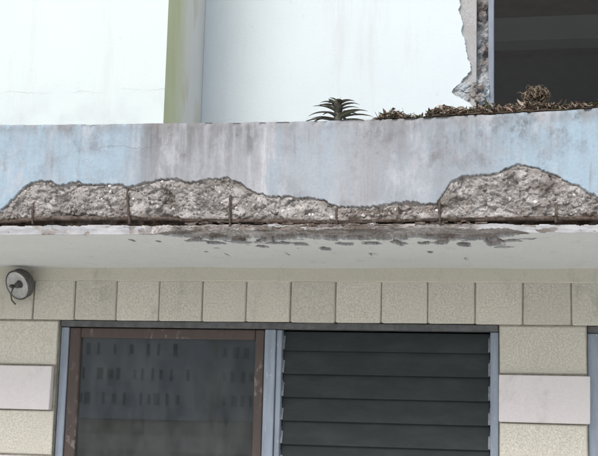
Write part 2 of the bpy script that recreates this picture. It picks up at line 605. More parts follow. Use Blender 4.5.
xs = np.concatenate([np.arange(-3.6, -2.05, .02), np.arange(-2.05, .42, .0025), np.arange(.42, 2.8, .02), [2.8]])
zf = np.concatenate([np.linspace(0, .30, 22), np.linspace(.30, 1, 128)[1:]])        # fraction down the fascia
ysf = np.concatenate([np.linspace(0, .50, 108)[1:], np.linspace(.50, 1.12, 14)[1:]])  # soffit, metres back from the front edge
nx, nf, ns = len(xs), len(zf), len(ysf)
ztop = itp(TOPX, xs) + (fbm(xs * 30, xs * 0, 3, 5) - .5) * .004


def spall_front(x, z):
    """returns recess depth, spall mask, rust, stone id for a point of the fascia"""
    edge = itp(SPX, x) + (fbm(x * 45, z * 10, 3, 3) - .5) * .016 + (fbm(x * 160, z * 160, 2, 8) - .5) * .008
    bar = itp(BARX, x)
    s = edge - z
    m = ss(-.0004, .0012, s)
    midx = ss(-1.42, -1.30, x) * ss(-.13, -.22, x)             # where the lower lip is broken as well
    lip_top = 2.386 + (fbm(x * 24, x * 0, 3, 21) - .5) * .012 - .006 * ss(-.3, .0, x)
    lip = ss(.006, -.004, z - lip_top)                          # 1 on the lip
    # base depth: a thin skin broken off at the top, bulging core, fractured into tilted facets
    groove = .0065 * ss(.011, .002, s + (fbm(x * 50, z * 50, 2, 33) - .5) * .008)
    dep = .006 + .006 * ss(.02, .12, s)
    wx_ = fbm(x * 30, z * 30, 3, 2) * .9
    facet = 0
    for (sc, amp, sd) in ((.070, .019, 301), (.034, .014, 311), (.015, .006, 321)):
        wf, idf, ox, oy = worley(x / sc + wx_, z / (sc * .72) + wx_ * .6, sd, True)
        gx_, gy_ = _h(np.floor(idf * 9973), np.floor(idf * 7919), sd + 1) - .5, _h(np.floor(idf * 6007), np.floor(idf * 3001), sd + 2) - .5
        facet = facet + amp * (ox * gx_ * 1.6 + oy * gy_ * 1.6 + (idf - .5) * .8)
    w1, i1 = worley(x / .021 + fbm(x * 40, z * 40, 2, 2) * .7, z / .017, 11)
    w2, i2 = worley(x / .0095, z / .0085, 12)
    rough = facet + (.4 - w2) * .004 + (fbm(x * 190, z * 190, 2, 77) - .5) * .005
    dep = np.maximum(dep + (fbm(x * 11, z * 14, 3, 31) - .5) * .018 * ss(.004, .03, s) - rough * ss(.002, .011, s), .0015) + groove
    slot = ss(bar + .004, bar - .006, z) * (1 - lip)
    wob = fbm(x * 9, x * 0 + 4, 3, 41)
    dep = dep + slot * (.020 + .028 * wob)
    # lip below: intact paint at the ends, broken in the middle
    lipd = .002 + midx * (.008 + (fbm(x * 30, z * 40, 4, 51) - .5) * .02)
    lipd = lipd + midx * np.clip((.4 - w2) * -.004, -.003, .003)
    dep = np.where(lip > .5, lipd, dep)
    dep = dep * m
    thin = ss(2.45, 2.44, itp(SPX, x))
    mid = 1 - ss(.004, .022, np.abs(z - bar + .006))
    rust = np.clip(mid * .8 + slot * .75 + .85 * ss(.45, .7, fbm(x * 7, z * 20, 3, 61)) * ss(.035, .0, np.abs(z - bar)), 0, 1)
    low = ss(-.72, -.62, x) * ss(-.27, -.34, x)                 # low brown stretch
    rust = np.maximum(rust, low * .8 * ss(.0, .02, s) * ss(.3, .6, fbm(x * 18, z * 25, 3, 65) + .1))
    rust = rust * (1 - lip * (1 - .25 * midx))
    spm = m * np.where(lip > .5, np.maximum(midx * ss(.34, .46, fbm(x * 22, z * 45, 4, 71) + .1), ss(.60, .64, fbm(x * 26, z * 50, 4, 73))), 1.0)
    rust = np.where(lip > .5, spm * (.15 + .45 * ss(.4, .7, fbm(x * 15, z * 30, 3, 75))), rust)
    return dep, spm, rust * m, np.clip(i1 * .65 + i2 * .35, 0, 1)


PATCH = [(-1.217, .165, .048, .04), (-1.159, .219, .038, .04), (-1.057, .194, .05, .04), (-.998, .302, .022, .045), (-.919, .223, .05, .04),
         (-.841, .25, .03, .045), (-.771, .387, .020, .045), (-.673, .252, .034, .045), (-.57, .228, .036, .04), (-.467, .229, .034, .055),
         (-.377, .231, .032, .045), (-.323, .232, .034, .055), (-.24, .285, .024, .055), (-.131, .234, .040, .10), (-.066, .185, .034, .037),
         (-.011, .137, .026, .024), (-.379, .475, .012, .03), (-1.455, .135, .009, .026), (-1.363, .163, .009, .026), (-.101, .339, .034, .027)]


def spall_soffit(x, q):
    """q: metres behind the front edge"""
    wx = ss(-1.36, -1.2, x) * ss(.02, -.10, x)
    lim = .02 + .22 * fbm(x * 3.1, x * 0 + 2, 3, 81) * wx
    f = fbm(x * 16, q * 11, 4, 91)
    a = ss(.0, .03, f - .47 - .33 * ss(lim * .25, lim * 1.15, q)) * wx
    env = .14 * ss(-1.36, -1.22, x) * ss(.03, -.14, x)
    front = ss(.012, -.006, q - env - (fbm(x * 13, q * 9, 4, 95) - .5) * .26 * ss(.0, .1, env) - (fbm(x * 60, q * 40, 3, 96) - .5) * .05) * ss(.004, .03, env)
    m = np.maximum(a, front)
    e = (fbm(x * 55, q * 40, 4, 131) - .5) * 1.5
    for (ex, eq, ew, eh) in PATCH:
        m = np.maximum(m, ss(.12, -.02, np.hypot((x - ex) / ew, (q - eq) / eh) - .85 + e))
    w2, i2 = worley(x / .012, q / .014, 14)
    dep = m * (.012 + .012 * f + (w2 - .4) * .008) * np.where(q < .06, np.clip(env / .12, 0, 1), 1.0)
    return dep, m, i2


Xf, Ff = np.meshgrid(xs, zf, indexing='ij')
Zt = ztop[:, None]
Zf = Zt + (ZB - Zt) * Ff
dep, spm, rus, sid = spall_front(Xf, Zf)
und = (fbm(Xf * 3, Zf * 3, 3, 101) - .5) * .006 + (fbm(Xf * 40, Zf * 40, 2, 103) - .5) * .0012
chip = ss(.010, .0, Ff * .41) * .004 + ss(.02, 0, Ff * .41) * ss(.6, .7, fbm(Xf * 22, Zf * 0, 3, 107)) * .010
Yfr = YF + dep + und * (1 - spm) + chip
Xs_, Q = np.meshgrid(xs, ysf, indexing='ij')
sdep, smk, sst = spall_soffit(Xs_, Q)
d0 = spall_soffit(xs, xs * 0)[0]
Zfr = Zf + ss(.04, 0, Zf - ZB) * d0[:, None]
corner = Yfr[:, -1][:, None]
Ys = np.maximum(YF + Q, corner + Q * .4)
Zs = ZB + sdep + (fbm(Xs_ * 4, Q * 4, 3, 111) - .5) * .006
blendq = ss(.02, 0, Q)
Zs = Zs * (1 - blendq) + blendq * np.maximum(Zs, Zfr[:, -1][:, None])
# back rows: trough floor, parapet back, top
back = [(.30, 2.50), (-.86, 2.50), (-.872, 2.52), (-.872, None), (-.88, 'T'), (-.985, 'T')]
rows = []
for by, bz in back:
    zz = np.full(nx, bz) if isinstance(bz, float) else (ztop - (.012 if bz is None else -.001))
    rows.append((xs, np.full(nx, by), zz))
nb = len(rows)
PX = np.concatenate([np.stack([r[0] for r in rows], 1), Xf, Xs_], 1)
PY = np.concatenate([np.stack([r[1] for r in rows], 1), Yfr, Ys], 1)
PZ = np.concatenate([np.stack([r[2] for r in rows], 1), Zfr, Zs], 1)
zb = np.zeros((nx, nb))
A_sp = np.concatenate([zb, spm, smk], 1)
A_ru = np.concatenate([zb, rus, smk * np.clip(1.3 * (fbm(Xs_ * 14, Q * 14, 3, 141) - .46) + .45 * ss(.10, .17, Q), 0, .75)], 1)
A_st = np.concatenate([zb, sid, .45 + .5 * sst], 1)
nv = nb + nf + ns
verts = np.stack([PX, PY, PZ], 2).reshape(-1, 3)
ii, jj = np.meshgrid(np.arange(nx - 1), np.arange(nv - 1), indexing='ij')
a = (ii * nv + jj).ravel()
faces = np.stack([a, a + 1, a + nv + 1, a + nv], 1)
me = bpy.data.meshes.new('concrete_ledge')
me.vertices.add(len(verts))
me.vertices.foreach_set('co', verts.astype(np.float32).ravel())
me.loops.add(faces.size)
me.loops.foreach_set('vertex_index', faces.astype(np.int32).ravel())
me.polygons.add(len(faces))
me.polygons.foreach_set('loop_start', np.arange(0, faces.size, 4, dtype=np.int32))
me.polygons.foreach_set('use_smooth', np.ones(len(faces), dtype=bool))
me.update(calc_edges=True)
for nm, arr in (('spall', A_sp), ('rust', A_ru), ('stone', A_st)):
    at = me.attributes.new(nm, 'FLOAT', 'POINT')
    at.data.foreach_set('value', arr.astype(np.float32).ravel())
ledge = link('concrete_ledge', me, M['ledge'], B)
tag(ledge, 'pale blue concrete ledge with spalled bottom edge and rusty exposed bars')

# exposed aggregate stones pressed into the broken faces
n = N('aggregate_stone')
p = n.pos()
ia = n.attr('tone')
acol = n.ramp(ia, [(0, (.14, .128, .118)), (.3, (.24, .227, .212)), (.55, (.34, .328, .318)), (.75, (.28, .25, .225)), (.93, (.48, .47, .47)), (1, (.72, .71, .715))])
acol = n.mix(n.rng(n.noise(p, 100, 4, .7), .35, .7, 0, .4), n.mix(n.rng(n.noise(n.map(p, (1, 1, 2)), 9, 4), .46, .66, 0, .75), acol, (.17, .15, .135)), (.31, .297, .288))
n.bump(n.noise(p, 250, 4, .7), .5, .003)
M['agg'] = n.fin(acol, .95, .08)
bm = bmesh.new()
bmesh.ops.create_icosphere(bm, subdivisions=1, radius=1)
bm.verts.index_update()
iv = np.array([v.co[:] for v in bm.verts])
ifc = np.array([[v.index for v in f.verts] for f in bm.faces])
bm.free()
rs = np.random.RandomState(3)
NS = 2300
cxs = rs.uniform(-2.0, .40, NS)
tops = itp(SPX, cxs)
bars = itp(BARX, cxs)
cz = bars + .012 + (tops - bars - .018) * rs.uniform(0, 1, NS)
keep = (tops - cz > .006) & (rs.uniform(0, 1, NS) < np.clip((tops - bars) / .13, .15, 1))
cxs, cz = cxs[keep], cz[keep]
dd = spall_front(cxs, cz)[0]
rad = .0028 + .0075 * rs.uniform(0, 1, len(cxs)) ** 2.2
V, F, T = [], [], []
for i in range(len(cxs)):
    Rm = np.linalg.qr(rs.normal(size=(3, 3)))[0]
    sc = rad[i] * np.array([1, rs.uniform(.55, .9), rs.uniform(.6, .95)])
    pts = (iv * rs.uniform(.72, 1.15, (len(iv), 1)) * sc) @ Rm.T
    V.append(pts + np.array([cxs[i], YF + dd[i] + rad[i] * rs.uniform(.1, .55), cz[i]]))
    F.append(ifc + 12 * 0 + i * len(iv))
    T += [rs.uniform()] * len(iv)
V = np.concatenate(V)
F = np.concatenate(F)
me = bpy.data.meshes.new('exposed_aggregate')
me.from_pydata(V.tolist(), [], F.tolist())
at = me.attributes.new('tone', 'FLOAT', 'POINT')
at.data.foreach_set('value', np.array(T, dtype=np.float32))
ag = link('exposed_aggregate', me, M['agg'], ledge)
tag(ag, kind='stuff')

# rusty bars: long bar and stirrups
bx = np.concatenate([np.arange(-3.5, -2.0, .06), np.arange(-2.0, .42, .009), np.arange(.42, 2.7, .06)])
bz = itp(BARX, bx) + .002 + (fbm(bx * 6, bx * 0, 3, 121) - .5) * .008
by = YF + .0158 + (fbm(bx * 4, bx * 0 + 3, 3, 123) - .5) * .014
br = .0075 + (fbm(bx * 30, bx * 0 + 7, 3, 125) - .35) * .005
MB().tube(list(zip(bx, by, bz)), list(br), 9).build('reinforcing_bar', M['rust'], ledge, True)
for x0, z0, x1, z1 in [(-1.798, 2.474, -1.794, 2.392), (-1.437, 2.528, -1.421, 2.39), (-1.05, 2.498, -1.048, 2.384), (-.666, 2.446, -.664, 2.386),
                       (-.308, 2.474, -.306, 2.384), (.084, 2.452, .082, 2.388)]:
    k = 12
    pts = []
    for i in range(k + 1):
        t = i / k
        pts.append((x0 + (x1 - x0) * t + rnd.uniform(-.0012, .0012), YF + .006 - .006 * math.sin(t * 3.1) + (0.02 if i == 0 else 0), z0 + (z1 - z0) * t))
    MB().tube(pts, [.0042 + rnd.uniform(-.0006, .001) for _ in pts], 7).build('stirrup', M['rust'], ledge, True)
# flakes of rust scale hanging below the bar
fl = MB()
for i in range(70):
    x = rnd.uniform(-1.2, -.15)
    z = float(itp(BARX, x)) - rnd.uniform(.004, .016)
    l, h = rnd.uniform(.01, .05), rnd.uniform(.003, .008)
    y = YF + rnd.uniform(.006, .024)
    fl.box(x - l / 2, x + l / 2, y, y + .002, z - h / 2, z + h / 2, 0, 0, .0018)
tag(fl.build('rust_scale', M['rust'], ledge), kind='stuff')

# --- upper walls
ul = MB()
ul.add([(-7, 0, 2.42), (-1.635, 0, 2.42), (-1.635, 0, 6.2), (-7, 0, 6.2), (-7, 6, 2.42), (-7, 6, 6.2)], [(0, 1, 2, 3), (4, 0, 3, 5)], 0)
ul.add([(-1.635, 0, 2.42), (-1.635, .63, 2.42), (-1.635, .63, 6.2), (-1.635, 0, 6.2)], [(0, 1, 2, 3)], 1)
ul.add([(-7, 0, 6.2), (-1.635, 0, 6.2), (-1.635, 6, 6.2), (-7, 6, 6.2)], [(0, 1, 2, 3)], 0)
me = ul.mesh('upper_wall')
uw = link('upper_wall', me, [M['white_left'], M['return']], B)
tag(uw, 'projecting white upper wall with grey green stained side face')

# recessed wall: bare render core with window opening, white coat over it
YR = .62
WX0, WX1, WZ0, WZ1 = -.258, 1.45, 3.12, 4.35
rw = MB()
rw.box(-1.70, WX0, YR, YR + .18, 2.42, 6.2)
rw.box(WX1, 2.8, YR, YR + .18, 2.42, 6.2)
rw.box(WX0, WX1, YR, YR + .18, 2.42, WZ0)
rw.box(WX0, WX1, YR, YR + .18, WZ1, 6.2)
rwall = rw.build('recessed_wall', M['render'], B)
tag(rwall, 'recessed upper wall with broken white plaster beside the upper window')
edge = [(-.262, 4.42), (-.300, 4.25), (-.322, 4.05), (-.318, 3.9), (-.330, 3.75), (-.334, 3.70), (-.323, 3.623), (-.319, 3.57), (-.317, 3.521), (-.308, 3.48),
        (-.299, 3.455), (-.286, 3.414), (-.296, 3.37), (-.322, 3.350), (-.345, 3.322), (-.372, 3.290), (-.352, 3.270), (-.330, 3.262), (-.312, 3.246), (-.282, 3.232), (-.262, 3.19)]
dense = []
for (xa, za), (xb, zb_) in zip(edge, edge[1:]):
    k = max(2, int(math.hypot(xb - xa, zb_ - za) / .005))
    for i in range(k):
        t = i / k
        zz_ = za + (zb_ - za) * t
        dense.append((xa + (xb - xa) * t + float(fbm(np.array([zz_ * 30]), np.array([1.0]), 4, 401)[0] - .5) * .030 + rnd.uniform(-.0015, .0015), zz_))
dense.append(edge[-1])
# strips from the left border to the jagged edge, given thickness
YP = YR - .014
cv, cf = [], []
L0 = -1.634
prof = [(WX0, 6.2)] + [(WX0, 4.6)] + dense + [(WX0, 3.1), (WX0, 2.42)]
for (xe, ze) in prof:
    cv += [(L0, YP, ze), (xe, YP, ze), (xe + .004, YR + .001, ze)]
for i in range(len(prof) - 1):
    b0 = i * 3
    cf += [(b0, b0 + 3, b0 + 4, b0 + 1), (b0 + 1, b0 + 4, b0 + 5, b0 + 2)]
cm = MB().add(cv, cf)
cm.add([(WX0, YP, 2.42), (WX1, YP, 2.42), (WX1, YP, WZ0), (WX0, YP, WZ0)], [(0, 1, 2, 3)])
cm.add([(WX0, YP, WZ1 + .1), (WX1, YP, WZ1 + .1), (WX1, YP, 6.2), (WX0, YP, 6.2)], [(0, 1, 2, 3)])
cm.add([(WX1, YP, 2.42), (2.8, YP, 2.42), (2.8, YP, 6.2), (WX1, YP, 6.2)], [(0, 1, 2, 3)])
cm.build('plaster_coat', M['white_right'], rwall)
# rubble in the gap between wall and window frame
n = N('broken_brick_rubble')
p = n.pos()
z = n.xyz()[2]
w = n.vor(p, 26, 'Color')
c = n.mix(n.xyz(w)[0], (.12, .108, .10), (.36, .345, .335))
c = n.mix(n.rng(n.noise(p, 18, 4), .5, .66), c, (.17, .125, .105))
pale = n.math('MULTIPLY', n.rng(n.noise(n.map(p, (1, 1, .6)), 11, 4), .40, .55), n.rng(z, 3.80, 3.42))
c = n.mix(n.math('MULTIPLY', pale, .9), c, (.50, .56, .60))
n.bump(n.noise(p, 90, 6, .8), .9, .01)
M['rubble'] = n.fin(c, .95, .15)
gx = np.linspace(WX0 - .012, -.196, 16)
gz = np.linspace(3.10, 4.38, 200)
GX, GZ = np.meshgrid(gx, gz, indexing='ij')
wr_, ir_ = worley(GX / .045, GZ / .055, 201)
GY = YR + .075 - (.6 - wr_) * .04 - (fbm(GX * 60, GZ * 60, 4, 203) - .5) * .03 - .03 * ir_ - .035 * ss(3.42, 3.28, GZ)
gv = np.stack([GX, GY, GZ], 2).reshape(-1, 3)
ii, jj = np.meshgrid(np.arange(15), np.arange(199), indexing='ij')
a = (ii * 200 + jj).ravel()
MB().add(gv.tolist(), np.stack([a, a + 200, a + 201, a + 1], 1).tolist()).build('broken_jamb', M['rubble'], rwall)
# chunks at the foot of the jamb: brick coloured break and pale lumps
ch = MB()
for i in range(60):
    px = -.350 + rnd.random() * .115
    pz = 3.232 + rnd.random() * .115 * (1 - abs(px + .30) * 4)
    r = rnd.uniform(.005, .020)
    sc = Vector((r * rnd.uniform(.8, 1.5), r * .6, r * rnd.uniform(.6, 1.1)))
    Rm = Matrix.Rotation(rnd.uniform(-.8, .8), 3, 'Y')
    ch.add([Rm @ Vector((v[0] * sc.x, v[1] * sc.y, v[2] * sc.z)) * rnd.uniform(.7, 1.2) + Vector((px, YR - .002, pz)) for v in iv], ifc.tolist())
ch.build('broken_plaster', M['rubble'], rwall)

# upper window: grey-blue frame, pane, room behind
uf = MB()
FY0, FY1 = YR + .03, YR + .09
uf.box(-.202, -.174, FY0, FY1, WZ0, WZ1, .003)
uf.box(-.174, WX1 - .03, FY0, FY1, WZ0, WZ0 + .04, .003)
uf.box(-.174, WX1 - .03, FY0, FY1, WZ1 - .04, WZ1, .003)
uf.box(WX1 - .03, WX1, FY0, FY1, WZ0, WZ1, .003)
uf.box(.58, .63, FY0 + .01, FY1 - .01, WZ0 + .04, WZ1 - .04, .003)
upwin = uf.build('window', M['upper_frame'], B)
tag(upwin, 'dark upper window with slim grey blue frame beside broken plaster')
MB().box(-.176, .582, FY0 + .028, FY0 + .032, WZ0 + .038, WZ1 - .038).build('pane', M['clear_pane'], upwin)
MB().box(.628, WX1 - .028, FY0 + .028, FY0 + .032, WZ0 + .038, WZ1 - .038).build('pane', M['pane'], upwin)
rm = MB()
rx0, rx1, ry0, ry1, rz0, rz1 = -1.5, 2.8, YR + .18, 4.6, 2.5, 4.66
rm.add([(rx0, ry1, rz0), (rx1, ry1, rz0), (rx1, ry1, rz1), (rx0, ry1, rz1)], [(0, 1, 2, 3)], 0)
rm.add([(rx0, ry0, rz0), (rx0, ry1, rz0), (rx0, ry1, rz1), (rx0, ry0, rz1)], [(0, 1, 2, 3)], 0)
rm.add([(rx1, ry0, rz0), (rx1, ry1, rz0), (rx1, ry1, rz1), (rx1, ry0, rz1)], [(0, 1, 2, 3)], 0)
rm.add([(rx0, ry0, rz0), (rx1, ry0, rz0), (rx1, ry1, rz0), (rx0, ry1, rz0)], [(0, 1, 2, 3)], 0)
rm.add([(rx0, ry0, rz1), (rx1, ry0, rz1), (rx1, ry1, rz1), (rx0, ry1, rz1)], [(0, 1, 2, 3)], 1)
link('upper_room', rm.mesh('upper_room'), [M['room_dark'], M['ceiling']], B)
MB().box(rx0 + .01, rx1 - .01, 3.55, 3.8, 4.476, rz1 - .002, .006).build('ceiling_beam', M['room_beam'], B)
MB().add([(-7, 6, 6.2), (2.8, 6, 6.2), (2.8, YR, 6.2), (-1.635, YR, 6.2), (-1.635, 0, 6.2), (-7, 0, 6.2)], [(0, 1, 2, 3, 4, 5)]).build('roof', M['render'], B)

# --- ground floor wall: mortar core, individual blocks
WL, WR, HZ = -2.083, -.135, 2.108            # window opening
W2L, W2R = .226, 1.62                        # next window along
SILL = .95
XA, XB = -3.29, 2.02
core = MB()
cy0, cy1 = .006, .16
core.box(XA, WL - .002, cy0, cy1, .02, 2.36)
core.box(WL - .002, WR + .002, cy0, cy1, .02, SILL - .01)
core.box(WL - .002, WR + .002, cy0, cy1, HZ + .012, 2.36)
core.box(WR + .002, W2L - .002, cy0, cy1, .02, 2.36)
core.box(W2L - .002, W2R + .002, cy0, cy1, .02, SILL - .01)
core.box(W2L - .002, W2R + .002, cy0, cy1, HZ + .012, 2.36)
core.box(W2R + .002, XB, cy0, cy1, .02, 2.36)
gw = core.build('ground_floor_wall', M['mortar'], B)
tag(gw, 'sandy concrete block wall under the ledge with upright course over windows')


def block(x0, x1, z0, z1, mat=None, proud=0.0, label=None, name='block'):
    w, h = x1 - x0, z1 - z0
    key = (round(w, 2), round(h, 2), mat, rnd.randrange(4))
    j = rnd.uniform(0, .002)
    if key not in CACHE:
        m = MB().box(-w / 2, w / 2, 0, .06, -h / 2, h / 2, .003 if mat == 'white_block' else .0042, 0, .0013)
        me = m.mesh(name)
        me.materials.append(M[mat or 'block'])
        CACHE[key] = me
    o = link(name, CACHE[key], None, gw)
    o.location = ((x0 + x1) / 2, -proud - j, (z0 + z1) / 2 + rnd.uniform(-.0008, .0008))
    o.rotation_euler = (rnd.uniform(-.004, .004), rnd.uniform(-.003, .003), rnd.uniform(-.006, .006))
    if label:
        o['label'] = label
    return o


CACHE = {}
JT = .006
# upright course
sx = -.233 - .198 * 16
while sx < XB - .1:
    block(sx + JT / 2, sx + .198 - JT / 2, 2.117, 2.296)
    sx += .198
MB().box(XA, XB, -.0035, .05, 2.292, 2.358, .004).build('lintel_band', M['band'], gw)
# courses beside the windows
CO = [(1.916, 2.112), (1.716, 1.910), (1.518, 1.712), (1.320, 1.514), (1.122, 1.316), (.958, 1.118)]
for i, (z0, z1) in enumerate(CO):
    pr = i % 2 == 1
    mt = 'white_block' if pr else 'block'
    pd = .024 if pr else 0.0
    lb = 'white painted block standing slightly proud of the wall' if pr else None
    block(WR + .004 - (0 if not pr else 0.002), W2L - .006 + (.012 if pr else 0), z0, z1 - .002, mt, pd, lb)
    block(-2.462, WL - .004 - (.012 if pr else 0), z0, z1 - .002, mt, pd, lb)
    xk = -2.468
    while xk > XA + .1:
        block(max(xk - .396, XA), xk - JT, z0, z1 - .002)
        xk -= .4
    block(W2R + .006, XB, z0, z1 - .002)
# courses below the sills
for i in range(5):
    z0 = .075 + i * .175
    xk = XA - (.2 if i % 2 else 0)
    while xk < XB - .02:
        a, b_ = max(xk, XA), min(xk + .4 - JT, XB)
        if b_ - a > .05:
            block(a, b_, z0, z0 + .167)
        xk += .4
MB().box(XA - 2.7, XA, 0.0, .16, 0.02, 2.36).build('side_wall', M['block'], gw)

# --- ground floor window: frame, timber sash with pane, louvre slats
FY = .03
fm = MB()
fm.box(WL, -2.046, FY, FY + .07, SILL, HZ - .022, .003)
fm.box(-1.140, -1.092, FY - .004, FY + .07, SILL + .03, HZ - .022, .003)
fm.box(-1.090, -1.066, FY + .008, FY + .07, SILL + .03, HZ - .022, .003)
fm.box(-.170, WR, FY, FY + .07, SILL, HZ - .022, .003)
fm.box(-2.046, -.170, FY, FY + .07, SILL, SILL + .03, .003)
win = fm.build('window', M['frame'], B)
tag(win, 'wide ground floor window, brown timber sash on one side and dark louvres on other')
MB().box(WL, WR, FY - .012, FY + .07, HZ - .0205, HZ + .008, .003).build('head_rail', M['head'], win)
sa = MB()
sa.box(-2.043, -1.992, FY + .004, FY + .05, SILL + .032, HZ - .0235, .004)
sa.box(-1.184, -1.143, FY + .004, FY + .05, SILL + .032, HZ - .0235, .004)
sa.box(-1.991, -1.185, FY + .005, FY + .05, HZ - .068, HZ - .0235, .004)
sa.box(-1.991, -1.185, FY + .005, FY + .05, SILL + .032, SILL + .10, .004)
sa.build('sash', M['wood'], win)
MB().box(-1.9945, -1.1815, FY + .022, FY + .027, SILL + .096, HZ - .064).build('pane', M['pane'], win)
# louvre slats
sl_m = MB().box(-.445, .445, -.0025, .0025, -.058, .058, .001).mesh('louvre_slat')
sl_m.materials.append(M['slat'])
cl = MB()
cl.add([(-.007, -.016, -.052), (.007, -.016, -.052), (.007, .012, .03), (-.007, .012, .03), (-.007, .016, -.052), (.007, .016, -.052), (.007, .022, .03), (-.007, .022, .03)],
       [(0, 1, 2, 3), (4, 7, 6, 5), (0, 4, 5, 1), (3, 2, 6, 7), (0, 3, 7, 4), (1, 5, 6, 2)])
cl_m = cl.mesh('slat_clip')
cl_m.materials.append(M['clip'])
zc = 2.054
top_m = MB().box(-.445, .445, -.0025, .0025, -.042, .042, .001).mesh('louvre_slat')
top_m.materials.append(M['slat'])
while zc > SILL + .06:
    first = zc > 2.05
    s = link('louvre_slat', top_m if first else sl_m, None, win)
    s.location = (-.618 + rnd.uniform(-.0015, .0015), FY + (.035 if first else .038) + rnd.uniform(-.0012, .0012), zc - (.0155 if first else 0))
    s.rotation_euler = (math.radians(-11.5 + rnd.uniform(-1.6, 1.6)), 0, 0)
    for xx in (-1.061, -.174):
        k = link('slat_clip', cl_m, None, win)
        k.location = (xx, FY + .03, zc - .008)
        k.scale = (.8, 1, .85)
    zc -= .1005
# room behind
r1 = MB()
for (xa, xb) in ((XA + .3, W2R + .3),):
    y0, y1 = .165, 4.0
    r1.add([(xa, y0, .1), (xb, y0, .1), (xb, y1, .1), (xa, y1, .1), (xa, y0, 2.34), (xb, y0, 2.34), (xb, y1, 2.34), (xa, y1, 2.34)],
           [(0, 1, 2, 3), (4, 5, 6, 7), (3, 2, 6, 7), (0, 3, 7, 4), (1, 2, 6, 5)])
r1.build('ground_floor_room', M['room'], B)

# next window along, only its jamb shows
f2 = MB()
f2.box(W2L, W2L + .045, FY, FY + .07, SILL, HZ - .022, .003)
f2.box(W2R - .045, W2R, FY, FY + .07, SILL, HZ - .022, .003)
f2.box(W2L + .045, W2R - .045, FY, FY + .07, SILL, SILL + .03, .003)
w2 = f2.build('window', M['frame'], B)
tag(w2, 'grey blue jamb of the next window beyond the narrow block pier')
MB().box(W2L, W2R, FY - .012, FY + .07, HZ - .0205, HZ + .008, .003).build('head_rail', M['head'], w2)
MB().box(W2L + .043, W2R - .043, FY + .025, FY + .03, SILL + .028, HZ - .019).build('pane', M['pane'], w2)

# ------------------------------------------------------------------ round wall lamp
LP = empty('wall_lamp', (-2.250, -.001, 2.278))
tag(LP, 'round grey wall lamp with dark rim and dangling cord on block wall', 'lamp')


def lathe(prof, k=36):
    m = MB()
    vs = [(r * math.cos(2 * math.pi * j / k), -h, r * math.sin(2 * math.pi * j / k)) for (r, h) in prof for j in range(k)]
    fs = [(i * k + j, i * k + (j + 1) % k, (i + 1) * k + (j + 1) % k, (i + 1) * k + j) for i in range(len(prof) - 1) for j in range(k)]
    return m.add(vs, fs)


dark = mat_simple('dark_weathered_metal', (.06, .059, .057), (.13, .125, .12), 60, .6, .4, .2)
pale = mat_simple('chalky_grey_enamel', (.42, .43, .43), (.58, .59, .59), 45, .7, .3)
lathe([(.0, .0), (.03, .0), (.03, .012), (.028, .018)], 24).build('mount', dark, LP, True)
hd = lathe([(.012, -.02), (.058, -.012), (.068, .004), (.070, .036), (.062, .038)])
hd = hd.build('rim', dark, LP, True)
dsh = lathe([(.062, .0375), (.056, .030), (.045, .024), (.025, .021), (.0001, .020)]).build('dish', pale, LP, True)
kb = lathe([(.0001, .050), (.010, .048), (.014, .040), (.015, .028), (.019, .0215)], 20).build('socket', dark, LP, True)
for o in (hd, dsh, kb):
    o.rotation_euler = (math.radians(24), 0, math.radians(-20))
    o.location = (0, -.040, 0)
MB().tube([(-.018, -.082, -.018), (-.026, -.086, -.034), (-.036, -.080, -.058), (-.044, -.050, -.080), (-.046, -.006, -.094)], .0035, 6).build('cord', dark, LP, True)
lathe([(.0001, .046), (.007, .044), (.009, .032), (.011, .026)], 12).build('switch_knob', dark, LP, True).location = (-.038, -.040, -.020)

# ------------------------------------------------------------------ plants and litter on the ledge
leafm = mat_leafy('grey_green_leaf', (.085, .083, .070), (.14, .135, .115), .75)


def blade(L, w, th, curl, fold=.35, k=8, tip=.06):
    """arching leaf blade rooted at origin, pointing along +X and rising by th"""
    m = MB()
    x = z = 0.0
    a = th
    vs = []
    for i in range(k + 1):
        t = i / k
        ww = w * (math.sin(math.pi * min(1, .30 + .70 * t)) ** .75) * (1 - t * .1) if t < 1 else w * tip
        lift = ww * fold
        vs += [(x, -ww, z + lift), (x, 0, z), (x, ww, z + lift), (x, 0, z - w * .10 * (1 - t) - .0006)]
        x += L / k * math.cos(a)
        z += L / k * math.sin(a)
        a -= curl / k
    fs = []
    for i in range(k):
        b = i * 4
        fs += [(b, b + 1, b + 5, b + 4), (b + 1, b + 2, b + 6, b + 5), (b + 2, b + 3, b + 7, b + 6), (b + 3, b, b + 4, b + 7)]
    fs += [(0, 3, 2, 1), (k * 4, k * 4 + 1, k * 4 + 2, k * 4 + 3)]
    return m.add(vs, fs)


